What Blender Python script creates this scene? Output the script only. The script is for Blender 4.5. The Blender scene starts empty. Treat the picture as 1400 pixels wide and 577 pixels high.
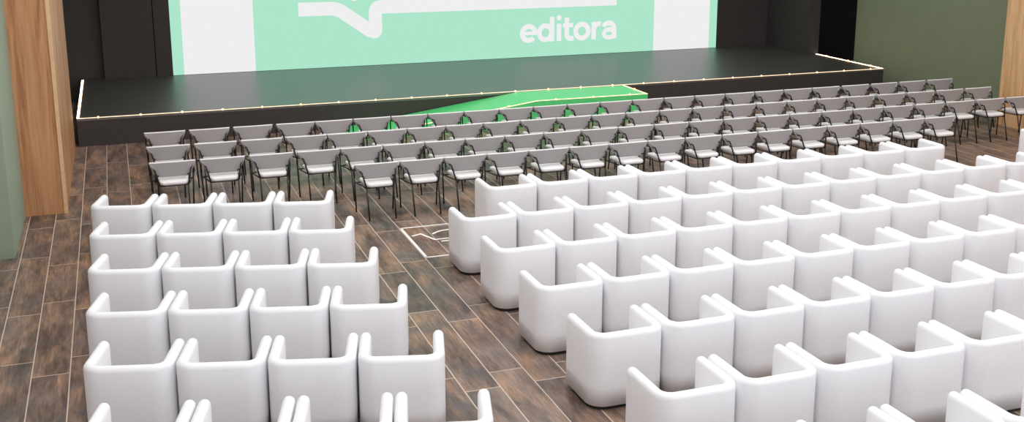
import bpy, bmesh, math, random
from mathutils import Vector, Matrix
random.seed(7)
scene = bpy.context.scene
col = scene.collection
PI = math.pi

# ------------------------------------------------------------------ helpers
def tag(o, label=None, cat=None, group=None, kind=None):
    if label: o['label'] = label
    if cat: o['category'] = cat
    if group: o['group'] = group
    if kind: o['kind'] = kind
    return o

def empty(name, loc=(0, 0, 0), rz=0.0):
    o = bpy.data.objects.new(name, None)
    o.empty_display_size = 0.2
    col.objects.link(o)
    o.location = loc
    o.rotation_euler = (0, 0, rz)
    return o

def link(name, bm, mats, parent=None, smooth=False):
    me = bpy.data.meshes.new(name)
    bm.normal_update()
    bm.to_mesh(me)
    bm.free()
    for m in (mats if isinstance(mats, (list, tuple)) else [mats]):
        me.materials.append(m)
    if smooth:
        for p in me.polygons:
            p.use_smooth = True
    o = bpy.data.objects.new(name, me)
    col.objects.link(o)
    if parent: o.parent = parent
    return o

def box(bm, x0, x1, y0, y1, z0, z1, mat=0):
    v = [bm.verts.new(p) for p in ((x0, y0, z0), (x1, y0, z0), (x1, y1, z0), (x0, y1, z0),
                                   (x0, y0, z1), (x1, y0, z1), (x1, y1, z1), (x0, y1, z1))]
    fs = [(0, 3, 2, 1), (4, 5, 6, 7), (0, 1, 5, 4), (1, 2, 6, 5), (2, 3, 7, 6), (3, 0, 4, 7)]
    out = []
    for f in fs:
        fc = bm.faces.new([v[i] for i in f]); fc.material_index = mat; out.append(fc)
    return out

def bevel_box(x0, x1, y0, y1, z0, z1, r=0.01, seg=2):
    bm = bmesh.new(); box(bm, x0, x1, y0, y1, z0, z1)
    bmesh.ops.bevel(bm, geom=bm.edges[:], offset=r, segments=seg, affect='EDGES', profile=0.5)
    return bm

def tube(bm, pts, r, n=8, cap=True):
    pts = [Vector(p) for p in pts]
    rings = []
    up = Vector((0.13, 0.07, 0.99)).normalized()
    for i, p in enumerate(pts):
        if i == 0: t = pts[1] - p
        elif i == len(pts) - 1: t = p - pts[i - 1]
        else: t = (pts[i + 1] - p).normalized() + (p - pts[i - 1]).normalized()
        t.normalize()
        a = t.cross(Vector((1, 0, 0)) if abs(t.x) < 0.9 else Vector((0, 1, 0))).normalized()
        b = t.cross(a).normalized()
        rings.append([bm.verts.new(p + r * (math.cos(2 * PI * k / n) * a + math.sin(2 * PI * k / n) * b)) for k in range(n)])
    for i in range(len(rings) - 1):
        for k in range(n):
            bm.faces.new((rings[i][k], rings[i][(k + 1) % n], rings[i + 1][(k + 1) % n], rings[i + 1][k]))
    if cap:
        bm.faces.new(rings[0]); bm.faces.new(rings[-1])
    bmesh.ops.recalc_face_normals(bm, faces=bm.faces[:])

def rounded(pts, r, seg=4):
    """polyline with its inner corners filleted"""
    pts = [Vector(p) for p in pts]
    out = [pts[0]]
    for i in range(1, len(pts) - 1):
        a, b, c = pts[i - 1], pts[i], pts[i + 1]
        u, v = (a - b), (c - b)
        d = min(r, u.length * .45, v.length * .45)
        p, q = b + u.normalized() * d, b + v.normalized() * d
        for k in range(seg + 1):
            t = k / seg
            out.append((1 - t) ** 2 * p + 2 * t * (1 - t) * b + t * t * q)
    out.append(pts[-1])
    return out

# ------------------------------------------------------------------ materials
def mat(name):
    m = bpy.data.materials.new(name); m.use_nodes = True
    nt = m.node_tree; b = nt.nodes['Principled BSDF']
    return m, nt, b

def srgb(r, g, b):
    f = lambda c: (c / 12.92 if c <= 0.04045 else ((c + 0.055) / 1.055) ** 2.4)
    return (f(r / 255), f(g / 255), f(b / 255), 1)

def mth(nt, op, a, b=None, c=None):
    n = nt.nodes.new('ShaderNodeMath'); n.operation = op
    for i, v in enumerate((a, b, c)):
        if v is None: continue
        if isinstance(v, (int, float)): n.inputs[i].default_value = v
        else: nt.links.new(v, n.inputs[i])
    return n.outputs[0]

def noise(nt, vec, scale, detail=3, rough=.5, dist=0.0):
    n = nt.nodes.new('ShaderNodeTexNoise')
    n.inputs['Scale'].default_value = scale; n.inputs['Detail'].default_value = detail
    n.inputs['Roughness'].default_value = rough; n.inputs['Distortion'].default_value = dist
    if vec is not None: nt.links.new(vec, n.inputs['Vector'])
    return n.outputs['Fac']

def ramp(nt, fac, stops):
    n = nt.nodes.new('ShaderNodeValToRGB')
    e = n.color_ramp.elements
    while len(e) < len(stops): e.new(0.5)
    for i, (p, c) in enumerate(stops):
        e[i].position = p; e[i].color = c
    nt.links.new(fac, n.inputs[0])
    return n.outputs[0]

def mix(nt, fac, a, b, mode='MIX'):
    n = nt.nodes.new('ShaderNodeMix'); n.data_type = 'RGBA'; n.blend_type = mode
    if isinstance(fac, (int, float)): n.inputs[0].default_value = fac
    else: nt.links.new(fac, n.inputs[0])
    for i, v in ((6, a), (7, b)):
        if isinstance(v, tuple): n.inputs[i].default_value = v
        else: nt.links.new(v, n.inputs[i])
    return n.outputs[2]

def comb(nt, x, y, z):
    n = nt.nodes.new('ShaderNodeCombineXYZ')
    for i, v in enumerate((x, y, z)):
        if isinstance(v, (int, float)): n.inputs[i].default_value = v
        else: nt.links.new(v, n.inputs[i])
    return n.outputs[0]

def objxyz(nt):
    t = nt.nodes.new('ShaderNodeTexCoord'); s = nt.nodes.new('ShaderNodeSeparateXYZ')
    nt.links.new(t.outputs['Object'], s.inputs[0])
    return t.outputs['Object'], s.outputs[0], s.outputs[1], s.outputs[2]

def bump(nt, b, h, strength=.2, dist=.01):
    n = nt.nodes.new('ShaderNodeBump'); n.inputs['Strength'].default_value = strength
    n.inputs['Distance'].default_value = dist
    nt.links.new(h, n.inputs['Height']); nt.links.new(n.outputs[0], b.inputs['Normal'])

def plain(name, c, rough=.5, spec=.5, metal=0, nscale=0, namt=.06, bumps=0):
    m, nt, b = mat(name)
    b.inputs['Roughness'].default_value = rough
    b.inputs['Specular IOR Level'].default_value = spec
    b.inputs['Metallic'].default_value = metal
    if nscale:
        v, x, y, z = objxyz(nt)
        f = noise(nt, v, nscale, 4)
        lo = tuple(k * (1 - namt) for k in c[:3]) + (1,); hi = tuple(min(1, k * (1 + namt)) for k in c[:3]) + (1,)
        nt.links.new(ramp(nt, f, [(.3, lo), (.7, hi)]), b.inputs['Base Color'])
        if bumps: bump(nt, b, f, bumps, .004)
    else:
        b.inputs['Base Color'].default_value = c
    return m

def emit(name, c, s=1.0):
    m, nt, b = mat(name)
    b.inputs['Base Color'].default_value = (0, 0, 0, 1)
    b.inputs['Specular IOR Level'].default_value = 0.0
    b.inputs['Emission Color'].default_value = c
    b.inputs['Emission Strength'].default_value = s
    return m

def floor_material():
    m, nt, b = mat('plank_floor')
    v, x, y, z = objxyz(nt)
    W, X0 = 0.3172, -0.6076
    u = mth(nt, 'DIVIDE', mth(nt, 'SUBTRACT', x, X0), W)
    ci = mth(nt, 'FLOOR', u); fu = mth(nt, 'FRACT', u)
    odd = mth(nt, 'FLOORED_MODULO', ci, 2.0)
    off = mth(nt, 'MULTIPLY_ADD', odd, 13.0 - 11.437, 11.437)       # joint of this column
    w = mth(nt, 'DIVIDE', mth(nt, 'SUBTRACT', y, off), 3.18)
    fw = mth(nt, 'FRACT', w)
    second = mth(nt, 'GREATER_THAN', fw, 0.604)
    pid = mth(nt, 'ADD', mth(nt, 'MULTIPLY', mth(nt, 'FLOOR', w), 2.0), second)
    wn = nt.nodes.new('ShaderNodeTexWhiteNoise'); wn.noise_dimensions = '2D'
    nt.links.new(comb(nt, ci, pid, 0), wn.inputs['Vector'])
    rnd = wn.outputs['Value']
    # grout distance
    du = mth(nt, 'MULTIPLY', mth(nt, 'MINIMUM', fu, mth(nt, 'SUBTRACT', 1.0, fu)), W)
    dw = mth(nt, 'MULTIPLY', mth(nt, 'MINIMUM', mth(nt, 'MINIMUM', fw, mth(nt, 'SUBTRACT', 1.0, fw)),
                                 mth(nt, 'ABSOLUTE', mth(nt, 'SUBTRACT', fw, 0.604))), 3.18)
    g = mth(nt, 'LESS_THAN', mth(nt, 'MINIMUM', du, dw), 0.005)
    # grain
    shift = mth(nt, 'MULTIPLY', rnd, 37.0)
    gv = comb(nt, mth(nt, 'ADD', mth(nt, 'MULTIPLY', x, 10.0), shift), mth(nt, 'ADD', mth(nt, 'MULTIPLY', y, 1.8), shift), shift)
    n1 = noise(nt, gv, 1.0, 8, .68, .5)
    gv2 = comb(nt, mth(nt, 'ADD', mth(nt, 'MULTIPLY', x, 60.0), shift), mth(nt, 'MULTIPLY', y, 3.4), shift)
    n2 = noise(nt, gv2, 1.0, 4, .6, .3)
    gv3 = comb(nt, mth(nt, 'ADD', mth(nt, 'MULTIPLY', x, 3.5), shift), mth(nt, 'MULTIPLY', y, 2.2), shift)
    n3 = noise(nt, gv3, 1.0, 5, .6, .2)
    base = ramp(nt, n1, [(.25, srgb(84, 70, 62)), (.43, srgb(120, 101, 89)), (.58, srgb(146, 122, 106)), (.80, srgb(188, 154, 126))])
    base = mix(nt, mth(nt, 'MULTIPLY', ramp(nt, n3, [(.42, (0, 0, 0, 1)), (.66, (1, 1, 1, 1))]), .75), base, srgb(112, 107, 108))
    dark = ramp(nt, n2, [(.30, (.36, .35, .36, 1)), (.55, (1, 1, 1, 1))])
    base = mix(nt, .62, base, dark, 'MULTIPLY')
    n4 = noise(nt, comb(nt, mth(nt, 'MULTIPLY', x, 4.5), mth(nt, 'ADD', mth(nt, 'MULTIPLY', y, 1.5), shift), shift), 1.0, 5, .62, .5)
    base = mix(nt, 1.0, base, ramp(nt, n4, [(.34, (.50, .50, .52, 1)), (.5, (.94, .93, .93, 1)), (.66, (1.46, 1.32, 1.14, 1))]), 'MULTIPLY')
    tint = ramp(nt, rnd, [(0, (.82, .82, .84, 1)), (.5, (1, .98, .96, 1)), (1, (1.22, 1.14, 1.06, 1))])
    base = mix(nt, 1.0, base, tint, 'MULTIPLY')
    nt.links.new(mix(nt, g, base, srgb(205, 188, 172)), b.inputs['Base Color'])
    b.inputs['Roughness'].default_value = .34
    b.inputs['Specular IOR Level'].default_value = .4
    bump(nt, b, mth(nt, 'SUBTRACT', n2, mth(nt, 'MULTIPLY', g, .6)), .12, .004)
    return m

def wood_material(name, lo, mid, hi, ky):
    m, nt, b = mat(name)
    v, x, y, z = objxyz(nt)
    h = mth(nt, 'ADD', x, mth(nt, 'MULTIPLY', y, ky))
    board = mth(nt, 'FLOOR', mth(nt, 'DIVIDE', h, .26))
    wn = nt.nodes.new('ShaderNodeTexWhiteNoise'); wn.noise_dimensions = '1D'
    nt.links.new(board, wn.inputs['W'])
    sh = mth(nt, 'MULTIPLY', wn.outputs['Value'], 9.0)
    n1 = noise(nt, comb(nt, mth(nt, 'ADD', mth(nt, 'MULTIPLY', h, 11.0), sh), 0, mth(nt, 'MULTIPLY', z, .55)), 1.0, 5, .6, .8)
    n2 = noise(nt, comb(nt, mth(nt, 'MULTIPLY', h, 70.0), sh, mth(nt, 'MULTIPLY', z, 1.6)), 1.0, 3, .6)
    c = ramp(nt, n1, [(.28, lo), (.5, mid), (.72, hi)])
    c = mix(nt, .35, c, ramp(nt, n2, [(.3, (.62, .55, .5, 1)), (.65, (1, 1, 1, 1))]), 'MULTIPLY')
    nt.links.new(c, b.inputs['Base Color'])
    b.inputs['Roughness'].default_value = .5
    bump(nt, b, n2, .08, .003)
    return m

M_floor = floor_material()
M_wood = wood_material('oak_panel', srgb(158, 96, 62), srgb(202, 146, 102), srgb(218, 166, 122), .14)
M_greenlit = plain('sage_paint_lit', srgb(150, 165, 145), .75, .3, nscale=3, namt=.03)  # sage paint lightened, the stronger light on the pier is in the colour
M_bounce = plain('bounce_plaster', srgb(205, 203, 200), .85, .3, nscale=4, namt=.02)  # kept pale so the added side wall bounces light
M_oak = wood_material('light_oak_panel', srgb(190, 140, 96), srgb(224, 176, 128), srgb(238, 196, 150), .6)
M_edge = plain('oak_edge', srgb(232, 190, 146), .5, nscale=14, namt=.08)
M_green = plain('sage_paint', srgb(132, 139, 112), .75, .3, nscale=3, namt=.03)
M_black = plain('black_wall', srgb(62, 58, 56), .75, .3, nscale=6, namt=.04)
M_drape = plain('black_drape', srgb(20, 19, 19), .9, .2, nscale=9, namt=.2)
M_ceil = plain('ceiling_paint', srgb(150, 150, 148), .9, .2, nscale=2, namt=.02)
M_stage = plain('stage_vinyl', srgb(60, 59, 56), .38, 1.0, nscale=24, namt=.06)
M_stage.node_tree.nodes['Principled BSDF'].inputs['IOR'].default_value = 2.0
M_stageface = plain('stage_fascia', srgb(64, 60, 58), .62, .35, nscale=12, namt=.08)
M_ramp = plain('green_ramp_paint', srgb(86, 230, 130), .36, 1.0, nscale=10, namt=.03)
M_ramp.node_tree.nodes['Principled BSDF'].inputs['IOR'].default_value = 1.7
M_white = plain('white_leatherette', (.895, .895, .915, 1), .48, .4, nscale=30, namt=.012)
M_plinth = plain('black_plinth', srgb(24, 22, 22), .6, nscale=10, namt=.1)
M_seatfab = plain('pale_fabric', (.80, .785, .785, 1), .85, .2, nscale=160, namt=.06, bumps=.1)
M_reartone = plain('darker_rear_tone', (.325, .305, .305, 1), .9, .2, nscale=160, namt=.07, bumps=.1)  # darker than the seat, used on backrest rear faces and wings
M_steel = plain('black_steel', srgb(28, 25, 24), .45, .5, nscale=20, namt=.1)
M_paint = plain('white_floor_paint', srgb(240, 236, 230), .6, nscale=20, namt=.04)
M_mint = emit('screen_mint', srgb(173, 230, 203), 1.0)
M_scrwhite = emit('screen_white', srgb(239, 239, 239), 1.0)
M_casing = plain('screen_casing', srgb(22, 22, 22), .5, nscale=10, namt=.1)
M_led = emit('warm_led_strip', (1.0, .70, .44, 1), 8)
M_ledfront = emit('dim_led_strip', (1.0, .74, .50, 1), 1.7)
M_glint = emit('warm_strip_glint', (1.0, .50, .24, 1), 3.6)  # glow of the added beads that imitate sparkle along the tape

# ------------------------------------------------------------------ setting
def structure(name, bm, m, label):
    o = link(name, bm, m); tag(o, label, name.split('_')[0], kind='structure'); return o

bm = bmesh.new(); box(bm, -9, 25, -6, 25, -.1, 0)
structure('floor', bm, M_floor, 'dark wood plank floor with pale grout lines')
bm = bmesh.new(); box(bm, -9, 25, -6, 25, 7.4, 7.5)
structure('ceiling', bm, M_ceil, 'plain flat ceiling above the hall')
# left green pier
bm = bmesh.new(); box(bm, -9, -1.305, 13.44, 15.4, 0, 7.4)
structure('wall_left', bm, M_greenlit, 'sage green wall pier beside the left wood column')
bm = bmesh.new(); box(bm, -9, -2.3, -6, 13.44, 0, 7.4)  # unseen wall, added to block ambient light and bounce lamp light
structure('wall_left_unseen', bm, M_bounce, 'unseen plaster side wall added left of the audience to shape the light')
# left oak wing wall, its front face and inner side
bm = bmesh.new()
box(bm, -1.325, -.785, 15.26, 19.43, 0, 7.4)
o = structure('wall_left_wing', bm, M_wood, 'oak clad column left of the stage')
bm = bmesh.new(); box(bm, -.825, -.779, 15.252, 15.30, 0, 7.4)
e = link('edge_strip', bm, M_edge, o); e['label'] = 'pale oak corner edge'
# black stage house
bm = bmesh.new(); box(bm, -3.4, -3.1, 19.43, 24.3, 0, 7.4); box(bm, -3.1, -1.32, 19.43, 19.6, 0, 7.4)
structure('wall_stage_left', bm, M_black, 'black side wall left of the stage')
bm = bmesh.new(); box(bm, -3.1, 15.7, 23.93, 24.3, 0, 7.4)
structure('wall_back', bm, M_black, 'black back wall behind the stage')
bm = bmesh.new()
for a, c, yy in ((-.28, .725, 23.74), (.745, 1.06, 23.73)):
    box(bm, a, c, yy, 23.93, .48, 7.4)
structure('trim_1', bm, M_black, 'black panels between the left wall and the screen')
bm = bmesh.new(); box(bm, 13.99, 15.44, 23.76, 23.93, .48, 7.4)
structure('trim_2', bm, M_black, 'black panel between the screen and the right wing wall')
bm = bmesh.new(); box(bm, 15.42, 15.69, 21.93, 23.93, 0, 7.4)
structure('wall_stage_right', bm, M_black, 'charcoal wing wall at the right of the stage')
bm = bmesh.new()
box(bm, 15.69, 19.0, 23.6, 24.3, 0, 7.4)
structure('wall_backstage', bm, M_drape, 'black backstage wall seen through the right gap')
# right green wall and oak pier
bm = bmesh.new(); box(bm, 16.3, 19.0, 15.0, 21.38, 0, 7.4)
structure('wall_right', bm, M_green, 'sage green wall at the right of the stage')
bm = bmesh.new(); box(bm, 15.30, 19.0, 6.0, 15.76, 0, 7.4)
structure('wall_right_wing', bm, M_oak, 'oak clad wall at the right edge')

# ------------------------------------------------------------------ stage
stage = tag(empty('stage', (7.46, 19.47, 0)), 'wide low black stage edged with warm light strips in front of the screen', 'stage')
SX, SY = 7.46, 19.47
def S(x, y): return (x - SX, y - SY)
def sbox(name, x0, x1, y0, y1, z0, z1, m, parent=stage):
    bm = bmesh.new(); box(bm, x0 - SX, x1 - SX, y0 - SY, y1 - SY, z0, z1)
    return link(name, bm, m, parent)
sbox('deck', -.73, 15.65, 19.47, 21.92, .44, .48, M_stage)
sbox('deck', -.73, 15.41, 21.92, 23.90, .44, .48, M_stage)
sbox('fascia', -.73, 15.65, 19.475, 19.52, 0.0, .44, M_stageface)
sbox('fascia', -.73, -.69, 19.52, 23.88, 0.0, .44, M_stageface)
sbox('fascia', 15.61, 15.65, 19.52, 21.9, 0.0, .44, M_stageface)
def strip(x0, x1, y0, y1, z, parent, ox, oy, along, step, name='light_strip', slope=None, m=M_led):
    """flat LED tape, with added glowing beads that imitate glints as sub-parts"""
    bm = bmesh.new(); box(bm, x0 - ox, x1 - ox, y0 - oy, y1 - oy, z, z + .008)
    if slope:
        for v in bm.verts: v.co.z += slope(v.co.x + ox)
    st = link(name, bm, m, parent)
    st['label'] = 'glowing warm white light strip'
    a, c = (x0, x1) if along == 'x' else (y0, y1)
    n = max(1, int((c - a) / step))
    for i in range(n):
        t = a + (i + .5) * (c - a) / n
        px, py = (t, (y0 + y1) / 2) if along == 'x' else ((x0 + x1) / 2, t)
        b2 = bmesh.new()
        bmesh.ops.create_uvsphere(b2, u_segments=10, v_segments=6, radius=.02)
        zz = z + .008 + (slope(px) if slope else 0)
        for v in b2.verts: v.co += Vector((px - ox, py - oy, zz))
        link('glint_bead', b2, M_glint, st, True)  # made-up bead, imitates a glint on the tape
    return st
strip(-.73, 15.65, 19.47, 19.494, .48, stage, SX, SY, 'x', .66, m=M_ledfront)
strip(-.73, -.692, 19.505, 23.72, .48, stage, SX, SY, 'y', 5)
strip(15.626, 15.65, 19.505, 21.92, .48, stage, SX, SY, 'y', .8)

# ramp
RX0, RX1, RF, RY0, RY1 = 3.60, 7.15, 9.40, 18.40, 19.445
rampo = tag(empty('ramp', (7.2, 18.93, 0)), 'bright green access ramp with a flat landing against the stage front', 'ramp')
bm = bmesh.new()
prof = [(RX0, 0.002), (RX1, .478), (RF, .478), (RF, 0.002)]
va = [bm.verts.new((x - 7.2, RY0 - 18.93, z)) for x, z in prof]
vb = [bm.verts.new((x - 7.2, RY1 - 18.93, z)) for x, z in prof]
bm.faces.new(va); bm.faces.new(vb[::-1])
for i in range(4):
    j = (i + 1) % 4
    bm.faces.new((va[i], vb[i], vb[j], va[j]))
bmesh.ops.recalc_face_normals(bm, faces=bm.faces[:])
link('ramp_body', bm, M_ramp, rampo)
sl = lambda x: 0.0 if x > RX1 else -(RX1 - x) * (.476 / (RX1 - RX0))
strip(RX1, RF, RY0, RY0 + .03, .478, rampo, 7.2, 18.93, 'x', .7, m=M_ledfront)
strip(RX0 + .3, RX1, RY0, RY0 + .03, .478, rampo, 7.2, 18.93, 'x', .9, slope=sl, m=M_ledfront)
strip(RF - .03, RF, RY0 + .03, RY1 - .0, .478, rampo, 7.2, 18.93, 'y', 5, m=M_ledfront)

# ------------------------------------------------------------------ screen
SYY = 23.75
scr = tag(empty('led_screen', (7.5, SYY, .48)), 'huge mint and white display screen with a logo standing on the stage', 'screen')
Z0, Z1 = .485, 5.82
def sface(bm, x0, x1, z0, z1, y, mi):
    v = [bm.verts.new((x - 7.5, y - SYY, z - .48)) for x, z in ((x0, z0), (x1, z0), (x1, z1), (x0, z1))]
    f = bm.faces.new(v); f.material_index = mi
bm = bmesh.new(); box(bm, 1.065 - 7.5, 13.975 - 7.5, .004, .14, 0.002, Z1 + .02 - .48)
link('casing', bm, M_casing, scr)
bm = bmesh.new()
for x0, x1, mi in ((1.065, 1.288, 0), (1.288, 2.762, 1), (2.762, 12.24, 0), (12.24, 13.765, 1), (13.765, 13.975, 0)):
    sface(bm, x0, x1, Z0, Z1, SYY, mi)
link('display', bm, [M_mint, M_scrwhite], scr)

def ribbon(bm, pts, w, y, capround=False):
    """flat stroke of width w along pts (x,z), mitred"""
    pts = [Vector((p[0], p[1])) for p in pts]
    L, Rr = [], []
    for i, p in enumerate(pts):
        if i == 0: d0 = d1 = (pts[1] - p).normalized()
        elif i == len(pts) - 1: d0 = d1 = (p - pts[i - 1]).normalized()
        else: d0 = (p - pts[i - 1]).normalized(); d1 = (pts[i + 1] - p).normalized()
        n = Vector((-(d0.y + d1.y), d0.x + d1.x)).normalized()
        k = 1 / max(.4, n.dot(Vector((-d0.y, d0.x))))
        L.append(p + n * w / 2 * k); Rr.append(p - n * w / 2 * k)
    mk = lambda q: bm.verts.new((q.x - 7.5, y - SYY, q.y - .48))
    l = [mk(q) for q in L]; r = [mk(q) for q in Rr]
    for i in range(len(pts) - 1):
        bm.faces.new((r[i], r[i + 1], l[i + 1], l[i]))
    if capround:
        for p in (pts[0], pts[-1]): disc(bm, p.x, p.y, w / 2, y)
def disc(bm, x, z, r, y, n=24):
    bm.faces.new([bm.verts.new((x + r * math.cos(2 * PI * k / n) - 7.5, y - SYY, z + r * math.sin(2 * PI * k / n) - .48)) for k in range(n)])
def arc(cx, cz, rx, rz, a0, a1, n=20):
    return [(cx + rx * math.cos(math.radians(a0 + (a1 - a0) * k / n)), cz + rz * math.sin(math.radians(a0 + (a1 - a0) * k / n))) for k in range(n + 1)]

YL = SYY - .004
bm = bmesh.new()
# bubble outline: bar, tail, long bar (rounded joints)
tail = rounded([(3.717, 1.765, 0), (4.55, 1.765, 0), (5.315, 1.222, 0)], .16, 6)
ribbon(bm, [(p.x, p.y) for p in tail], .295, YL)
disc(bm, 5.36, 1.26, .183, YL, 32)
turn = rounded([(5.395, 1.25, 0), (5.40, 1.765, 0), (5.9, 1.765, 0)], .12, 6)
ribbon(bm, [(p.x, p.y) for p in turn], .295, YL)
ribbon(bm, [(5.85, 1.765), (11.237, 1.765)], .295, YL)
for f in bm.faces: f.normal_update()
bmesh.ops.reverse_faces(bm, faces=[f for f in bm.faces if f.normal.y > 0])
g = link('logo', bm, M_scrwhite, scr); g['label'] = 'white speech bubble outline logo'
bm = bmesh.new(); disc(bm, 4.93, 2.02, .105, YL)
ribbon(bm, [(4.93, 2.02), (4.93, 2.3)], .21, YL)
for f in bm.faces: f.normal_update()
bmesh.ops.reverse_faces(bm, faces=[f for f in bm.faces if f.normal.y > 0])
link('logo_mark', bm, M_scrwhite, scr)
# lettering: editora
T = .116; xb, xh, asc = .828, 1.245, 1.40
zc = (xb + xh) / 2; ro = (xh - xb) / 2 + .012; rm = ro - T / 2
bm = bmesh.new()
ribbon(bm, arc(9.008, zc, rm, rm, 0, 318, 32), T, YL); ribbon(bm, [(8.86, zc), (9.205, zc)], T * .72, YL)
ribbon(bm, arc(9.425, zc, rm * .95, rm, 0, 360, 36), T, YL); ribbon(bm, [(9.590, xb), (9.590, asc)], T, YL)
ribbon(bm, [(9.765, xb), (9.765, xh - .01)], T, YL); disc(bm, 9.765, 1.375, .062, YL)
ribbon(bm, [(9.965, 1.375), (9.965, .965)] + arc(10.065, .965, .10, .09, 180, 275, 10)[1:] + [(10.14, .878)], T, YL)
ribbon(bm, [(9.865, 1.19), (10.125, 1.19)], T * .85, YL)
ribbon(bm, arc(10.352, zc, rm, rm, 0, 360, 36), T, YL)
ribbon(bm, [(10.655, xb), (10.655, xh)], T, YL)
ribbon(bm, arc(10.81, 1.04, .155, .16, 180, 80, 12), T * .95, YL)
ribbon(bm, arc(11.055, .955, .135, .095, 0, 360, 28), T * .88, YL)
ribbon(bm, [(11.19, xb), (11.19, 1.06)] + arc(11.04, 1.06, .15, .145, 0, 155, 14)[1:], T, YL)
for f in bm.faces: f.normal_update()
bmesh.ops.reverse_faces(bm, faces=[f for f in bm.faces if f.normal.y > 0])
g = link('lettering', bm, M_scrwhite, scr); g['label'] = 'white word editora'

# ------------------------------------------------------------------ wheelchair floor marking
mk = tag(empty('floor_marking', (3.83, 12.43, 0)), 'white wheelchair bay marking painted on the plank floor beside the aisle', 'floor marking')
def fribbon(bm, pts, w, z=.003):
    pts = [Vector((p[0] - 3.83, p[1] - 12.43)) for p in pts]
    l, r = [], []
    for i, p in enumerate(pts):
        if i == 0: d0 = d1 = (pts[1] - p).normalized()
        elif i == len(pts) - 1: d0 = d1 = (p - pts[i - 1]).normalized()
        else: d0 = (p - pts[i - 1]).normalized(); d1 = (pts[i + 1] - p).normalized()
        n = Vector((-(d0.y + d1.y), d0.x + d1.x)).normalized(); k = 1 / max(.45, n.dot(Vector((-d0.y, d0.x))))
        a, b2 = p + n * w / 2 * k, p - n * w / 2 * k
        l.append((bm.verts.new((a.x, a.y, z)), bm.verts.new((a.x, a.y, 0.0005))))
        r.append((bm.verts.new((b2.x, b2.y, z)), bm.verts.new((b2.x, b2.y, 0.0005))))
    for i in range(len(pts) - 1):
        bm.faces.new((r[i][0], r[i + 1][0], l[i + 1][0], l[i][0]))
        bm.faces.new((r[i][1], r[i + 1][1], r[i + 1][0], r[i][0]))
        bm.faces.new((l[i][0], l[i + 1][0], l[i + 1][1], l[i][1]))
bm = bmesh.new()
x0, x1, y0, y1 = 3.22, 4.44, 11.83, 13.05
for a in (((x0 - .016, y0), (x1 + .016, y0)), ((x0 - .016, y1), (x1 + .016, y1)), ((x0, y0), (x0, y1)), ((x1, y0), (x1, y1))):
    fribbon(bm, a, .032)
link('border', bm, M_paint, mk)
bm = bmesh.new()
fribbon(bm, [(3.266, 12.684), (3.395, 12.745), (3.50, 12.462), (3.86, 12.462), (3.82, 12.12)], .034)
fribbon(bm, [(3.555, 12.372), (3.84, 12.365)], .034)
fribbon(bm, arc(3.77, 12.52, .285, .285, 146, -40, 24), .034)
fribbon(bm, arc(3.81, 12.0, .055, .055, 0, 360, 20), .04)
link('wheelchair_symbol', bm, M_paint, mk)

# ------------------------------------------------------------------ armchair
AW, AD, AT, AH, AR = .675, .58, .088, .662, .15       # width, depth, wall, height, outer corner radius
def armchair_shell():
    bm = bmesh.new()
    t2 = AT / 2
    hw, yb, yf = AW / 2 - t2, -AD / 2 + t2, AD / 2 - t2
    rc = AR - t2
    path = []
    for k in range(4): path.append((-hw, yf + (yb + rc - yf) * k / 3, -1, 0))
    for k in range(1, 9):
        a = PI + (PI / 2) * k / 8
        path.append((-hw + rc + rc * math.cos(a), yb + rc + rc * math.sin(a), math.cos(a), math.sin(a)))
    for k in range(1, 4):
        path.append((-hw + rc + (2 * hw - 2 * rc) * k / 4, yb, 0, -1))
    n0 = len(path)
    for x, y, nx, ny in path[:12][::-1]:
        path.append((-x, y, -nx, ny))
    # caps: extra stations past both ends
    st = [(x, y, nx, ny, 1.0) for x, y, nx, ny in path]
    def caps(p, sgn):
        x, y, nx, ny = p; out = []
        for k in range(1, 6):
            a = (PI / 2) * k / 5
            out.append((x, y + t2 * math.sin(a), nx, ny, max(.02, math.cos(a))))
        return out
    st = caps(path[0], 1)[::-1] + st + caps(path[-1], 1)
    prof = [(1, .036, 0), (1, .20, 0), (1, .42, 0)]
    for k in range(0, 9):
        a = PI * k / 8
        prof.append((math.cos(a), AH - t2, math.sin(a)))
    prof += [(-1, .42, 0), (-1, .20, 0), (-1, .036, 0)]
    rings = []
    for x, y, nx, ny, s in st:
        rings.append([bm.verts.new((x + nx * t2 * o * s, y + ny * t2 * o * s, z + t2 * u * s)) for o, z, u in prof])
    for i in range(len(rings) - 1):
        for k in range(len(prof) - 1):
            bm.faces.new((rings[i][k], rings[i + 1][k], rings[i + 1][k + 1], rings[i][k + 1]))
        bm.faces.new((rings[i][-1], rings[i + 1][-1], rings[i + 1][0], rings[i][0]))
    bm.faces.new(rings[0]); bm.faces.new(rings[-1])
    bmesh.ops.recalc_face_normals(bm, faces=bm.faces[:])
    return bm
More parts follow.
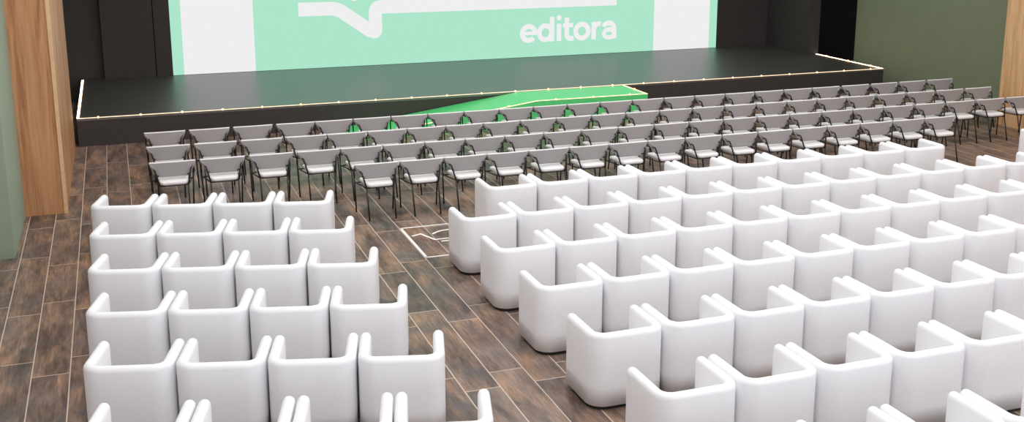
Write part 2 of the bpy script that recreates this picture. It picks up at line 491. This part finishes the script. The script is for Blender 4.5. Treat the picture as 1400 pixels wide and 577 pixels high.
def plan_slab(hw, y0, y1, z0, z1, r, edge=.02, seg=6):
    """cushion: rounded-corner plan, soft upper edge"""
    bm = bmesh.new()
    pl = []
    for cx, cy, a0 in ((hw - r, y1 - r, 0), (-hw + r, y1 - r, 90), (-hw + r, y0 + r, 180), (hw - r, y0 + r, 270)):
        for k in range(seg + 1):
            a = math.radians(a0 + 90 * k / seg)
            pl.append((cx, cy, math.cos(a), math.sin(a)))
    lev = [(z0, -edge * .6), (z0 + edge * .6, 0)]
    for k in range(0, 5):
        a = (PI / 2) * k / 4
        lev.append((z1 - edge + edge * math.sin(a), -edge + edge * math.cos(a)))
    rings = [[bm.verts.new((cx + (r + d) * c, cy + (r + d) * s, z)) for cx, cy, c, s in pl] for z, d in lev]
    n = len(pl)
    for i in range(len(rings) - 1):
        for k in range(n):
            bm.faces.new((rings[i][k], rings[i][(k + 1) % n], rings[i + 1][(k + 1) % n], rings[i + 1][k]))
    bm.faces.new(rings[-1]); bm.faces.new(rings[0][::-1])
    bmesh.ops.recalc_face_normals(bm, faces=bm.faces[:])
    return bm
def make_armchair():
    root = empty('tub_armchair')
    link('shell', armchair_shell(), M_white, root, True)
    link('seat', plan_slab(AW / 2 - AT + .004, -AD / 2 + AT - .004, AD / 2 - .07, .05, .36, .07, .03), M_white, root, True)
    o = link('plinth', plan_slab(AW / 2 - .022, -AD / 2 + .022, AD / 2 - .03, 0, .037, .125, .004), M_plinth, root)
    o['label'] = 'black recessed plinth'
    return root

# ------------------------------------------------------------------ meeting chair
TR = .0105
def make_chair():
    root = empty('meeting_chair')
    link('seat', seat_bm(), M_seatfab, root, True)
    o = link('backrest', back_bm(), [M_seatfab, M_reartone], root, True)
    for s in (-1, 1):
        F0, F1 = (s * .250, .215, 0), (s * .274, .19, .600)
        B1, B2, B3 = (s * .227, -.090, .612), (s * .181, -.150, .412), (s * .176, -.265, 0)
        bm = bmesh.new()
        full = rounded([(F0[0] + (F1[0] - F0[0]) * .80, F0[1] + (F1[1] - F0[1]) * .80, F1[2] * .80), F1, B1, B2], .024, 5)
        tube(bm, full, TR); link('armrest', bm, M_steel, root, True)
        bm = bmesh.new(); tube(bm, [F0, full[0]], TR); link('leg', bm, M_steel, root, True)
        bm = bmesh.new(); tube(bm, [B3, B2], TR); link('leg', bm, M_steel, root, True)
        bm = bmesh.new(); tube(bm, [(s * .186, -.045, .530), (s * .218, -.098, .552)], .009); link('bracket', bm, M_steel, root, True)
    bm = bmesh.new()
    tube(bm, [(-.181, -.15, .412), (.181, -.15, .412)], .009)
    tube(bm, [(-.25, .195, .412), (.25, .195, .412)], .009)
    for s in (-1, 1): tube(bm, [(s * .181, -.15, .412), (s * .25, .195, .412)], .009)
    link('seat_frame', bm, M_steel, root, True)
    return root
def seat_bm():
    bm = plan_slab(.205, -.172, .245, .418, .476, .07, .026)
    for v in bm.verts:                                    # narrower at the rear, gently dished
        t = (v.co.y + .165) / .41
        v.co.x *= .86 + .16 * t
        if v.co.z > .44: v.co.z -= .012 * max(0, 1 - (v.co.x / .2) ** 2)
    return bm
def back_bm():
    bm = bmesh.new()
    nx, nz, th = 14, 7, .028
    def P(u, v, side):
        w = .192 + .105 * (1 - (1 - v) ** 1.6)
        x = u * w
        z = .508 + .196 * v
        y = -.052 + .060 * v + .012 * u * u
        e = min(1.0, max(0.0, min((1 - abs(u)) / .09, v / .1, (1 - v) / .1)))
        k = th / 2 * math.sqrt(max(0, 1 - (1 - e) ** 2))
        return (x, y + side * k, z)
    us = [-1, -.985, -.95] + [-.9 + 1.8 * i / nx for i in range(nx + 1)] + [.95, .985, 1]
    vs = [0, .02, .06] + [.1 + .8 * i / nz for i in range(nz + 1)] + [.94, .98, 1]
    g = {}
    for s in (-1, 1):
        for i, u in enumerate(us):
            for j, v in enumerate(vs):
                g[s, i, j] = bm.verts.new(P(u, v, s))
        for i in range(len(us) - 1):
            for j in range(len(vs) - 1):
                q = [g[s, i, j], g[s, i + 1, j], g[s, i + 1, j + 1], g[s, i, j + 1]]
                f = bm.faces.new(q if s < 0 else q[::-1])
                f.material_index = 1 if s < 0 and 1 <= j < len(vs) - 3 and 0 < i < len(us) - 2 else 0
    bmesh.ops.remove_doubles(bm, verts=bm.verts[:], dist=.0004)
    for s in (-1, 1):                                     # wings that wrap forward onto the arms
        N = 6
        top = [Vector((s * (.290 + .006 * math.sin(PI * k / N) - .020 * k / N), .006 + .150 * k / N, .696 - .078 * (k / N) ** 1.3)) for k in range(N + 1)]
        low = [Vector((s * (.236 + .034 * (k / N) ** .8), -.045 + .203 * k / N, .610 + .002 * k / N)) for k in range(N + 1)]
        o = Vector((s * .009, -.003, 0))
        R4 = []
        for a, b in zip(top, low):
            R4.append([bm.verts.new(q) for q in (a + o, b + o, b - o, a - o)])
        for i in range(N):
            for k in range(4):
                f = bm.faces.new((R4[i][k], R4[i + 1][k], R4[i + 1][(k + 1) % 4], R4[i][(k + 1) % 4]))
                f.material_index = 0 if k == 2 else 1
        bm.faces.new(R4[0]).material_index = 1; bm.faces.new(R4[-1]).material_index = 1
    bmesh.ops.recalc_face_normals(bm, faces=bm.faces[:])
    return bm

def dup(root):
    r = root.copy(); col.objects.link(r)
    for ch in list(root.children):
        c = ch.copy(); col.objects.link(c); c.parent = r
    return r

ORD = ['first', 'second', 'third', 'fourth', 'fifth', 'sixth', 'seventh', 'eighth', 'ninth', 'tenth', 'eleventh', 'twelfth',
       'thirteenth', 'fourteenth', 'fifteenth', 'sixteenth']
proto_arm = make_armchair(); used_arm = [False]
def arm(x, y, rz, label, group):
    o = proto_arm if not used_arm[0] else dup(proto_arm)
    used_arm[0] = True
    o.location = (x, y, 0); o.rotation_euler = (0, 0, rz)
    tag(o, label, 'armchair', group)
ROW = ['front', 'second', 'third', 'fourth', 'fifth', 'sixth', 'seventh']
A = math.radians(-15)
ca, sa = math.cos(A), math.sin(A)
side4 = ['leftmost', 'second from the left', 'third from the left', 'rightmost, beside the aisle,']
for r, y in enumerate([13.490, 12.310, 11.137, 9.970, 8.800, 7.630]):
    for i in range(4):
        tx, ty = -.273 + .6905 * i * ca, y + .6905 * i * sa         # tip of its left arm
        x = tx + .293 * ca + .265 * sa; yy = ty + .293 * sa - .265 * ca
        rn = 'front row' if r == 0 else ('cropped last row' if r == 5 else ROW[r] + ' row')
        arm(x, yy, A, 'white tub armchair, %s in the %s of the left block' % (side4[i], rn), 'white armchairs of the left block')
for r, (y, idx) in enumerate(((12.755, range(1, 11)), (11.585, range(12)), (10.425, range(11)), (9.26, range(9)),
                              (8.087, range(8)), (6.92, range(6)), (5.76, range(4)))):
    for k, i in enumerate(idx):
        x = 3.754 + .6955 * i
        if r == 6:
            lab = 'white tub armchair, %s from the left in the cropped bottom row, main block' % ORD[k]
        else:
            lab = 'white tub armchair, %s from the left in the %s row of the main block' % (ORD[k], ROW[r])
        arm(x, y + .022 - AD / 2, 0, lab, 'white armchairs of the main block')
arm(13.30, 12.618, -A, 'white tub armchair cut off by the right edge, beyond the gap in the front row', 'white armchairs beyond the right aisle')

proto_ch = make_chair(); used_ch = [False]
def chair(x, y, label, group):
    o = proto_ch if not used_ch[0] else dup(proto_ch)
    used_ch[0] = True
    o.location = (x, y, 0)
    tag(o, label, 'chair', group)
CROW = ['row nearest the stage', 'second row from the stage', 'third row from the stage', 'short fourth row']
for r, y in enumerate((16.80, 15.79, 14.79, 13.78)):
    k = 0
    xs = []
    if r < 3: xs += [.572 + .647 * i for i in range(4)]
    xs += [(3.112 if r < 3 else 3.10) + .6095 * i for i in range(16)]
    if r < 3: xs += [12.905 + .648 * i for i in range(4)]
    for k, x in enumerate(xs):
        if r < 3 and k >= 20: pos = ['fourth from the right', 'third from the right', 'second from the right', 'rightmost'][k - 20]
        elif k == 0: pos = 'leftmost'
        elif r < 3 and k < 16 or r == 3 and k < 11: pos = ORD[k] + ' from the left'
        elif r == 3: pos = ['fifth', 'fourth', 'third', 'second', 'x'][k - 11] + ' from the right' if k < 15 else 'rightmost'
        else: pos = ['eighth', 'seventh', 'sixth', 'fifth'][k - 16] + ' from the right'
        chair(x, y, 'pale fabric chair, %s in the %s' % (pos, CROW[r]), 'fabric chairs, %s' % CROW[r])

# ------------------------------------------------------------------ lights
def area(name, loc, sx, sy, power, c=(.99, .985, 1.0), rot=(0, 0, 0)):
    l = bpy.data.lights.new(name, 'AREA'); l.shape = 'RECTANGLE'; l.size = sx; l.size_y = sy
    l.energy = power; l.color = c
    o = bpy.data.objects.new(name, l); col.objects.link(o); o.location = loc; o.rotation_euler = rot
    return o
for x in (1.0, 6.5, 12.0):
    for y in (-1.5, 3.3, 8.1, 12.9, 17.0):  # rearmost row is added fill for the chair backs
        area('ceiling_and_fill_lamp', (x, y, 7.35), 2.2, 2.2, 133)

w = bpy.data.worlds.new('hall_air'); scene.world = w; w.use_nodes = True
bg = w.node_tree.nodes['Background']; bg.inputs[0].default_value = (.93, .94, 1, 1); bg.inputs[1].default_value = 1.22

# ------------------------------------------------------------------ camera
F, CX, CY, W, H = 1498.763, 700.0, 200.433, 1400, 577
Rr = ((0.9403009, -0.3403442, 0.0), (-0.0752330, -0.2078532, -0.9752626), (0.3319249, 0.9170403, -0.2210496))
cam = bpy.data.cameras.new('camera'); cam.sensor_fit = 'HORIZONTAL'; cam.sensor_width = 36
cam.lens = F / W * 36
cam.shift_x = (W / 2 - CX) / W
cam.shift_y = (CY - H / 2) / W
cam.clip_end = 200
co = bpy.data.objects.new('camera', cam); col.objects.link(co)
X, Y, Z = Vector(Rr[0]), -Vector(Rr[1]), -Vector(Rr[2])
m4 = Matrix(((X.x, Y.x, Z.x, 0), (X.y, Y.y, Z.y, 0), (X.z, Y.z, Z.z, 4.1), (0, 0, 0, 1)))
co.matrix_world = m4
scene.camera = co

scene.view_settings.view_transform = 'Standard'
scene.view_settings.look = 'None'
scene.view_settings.gamma = 1
scene.view_settings.exposure = 0.0
scene.view_settings.use_curve_mapping = False
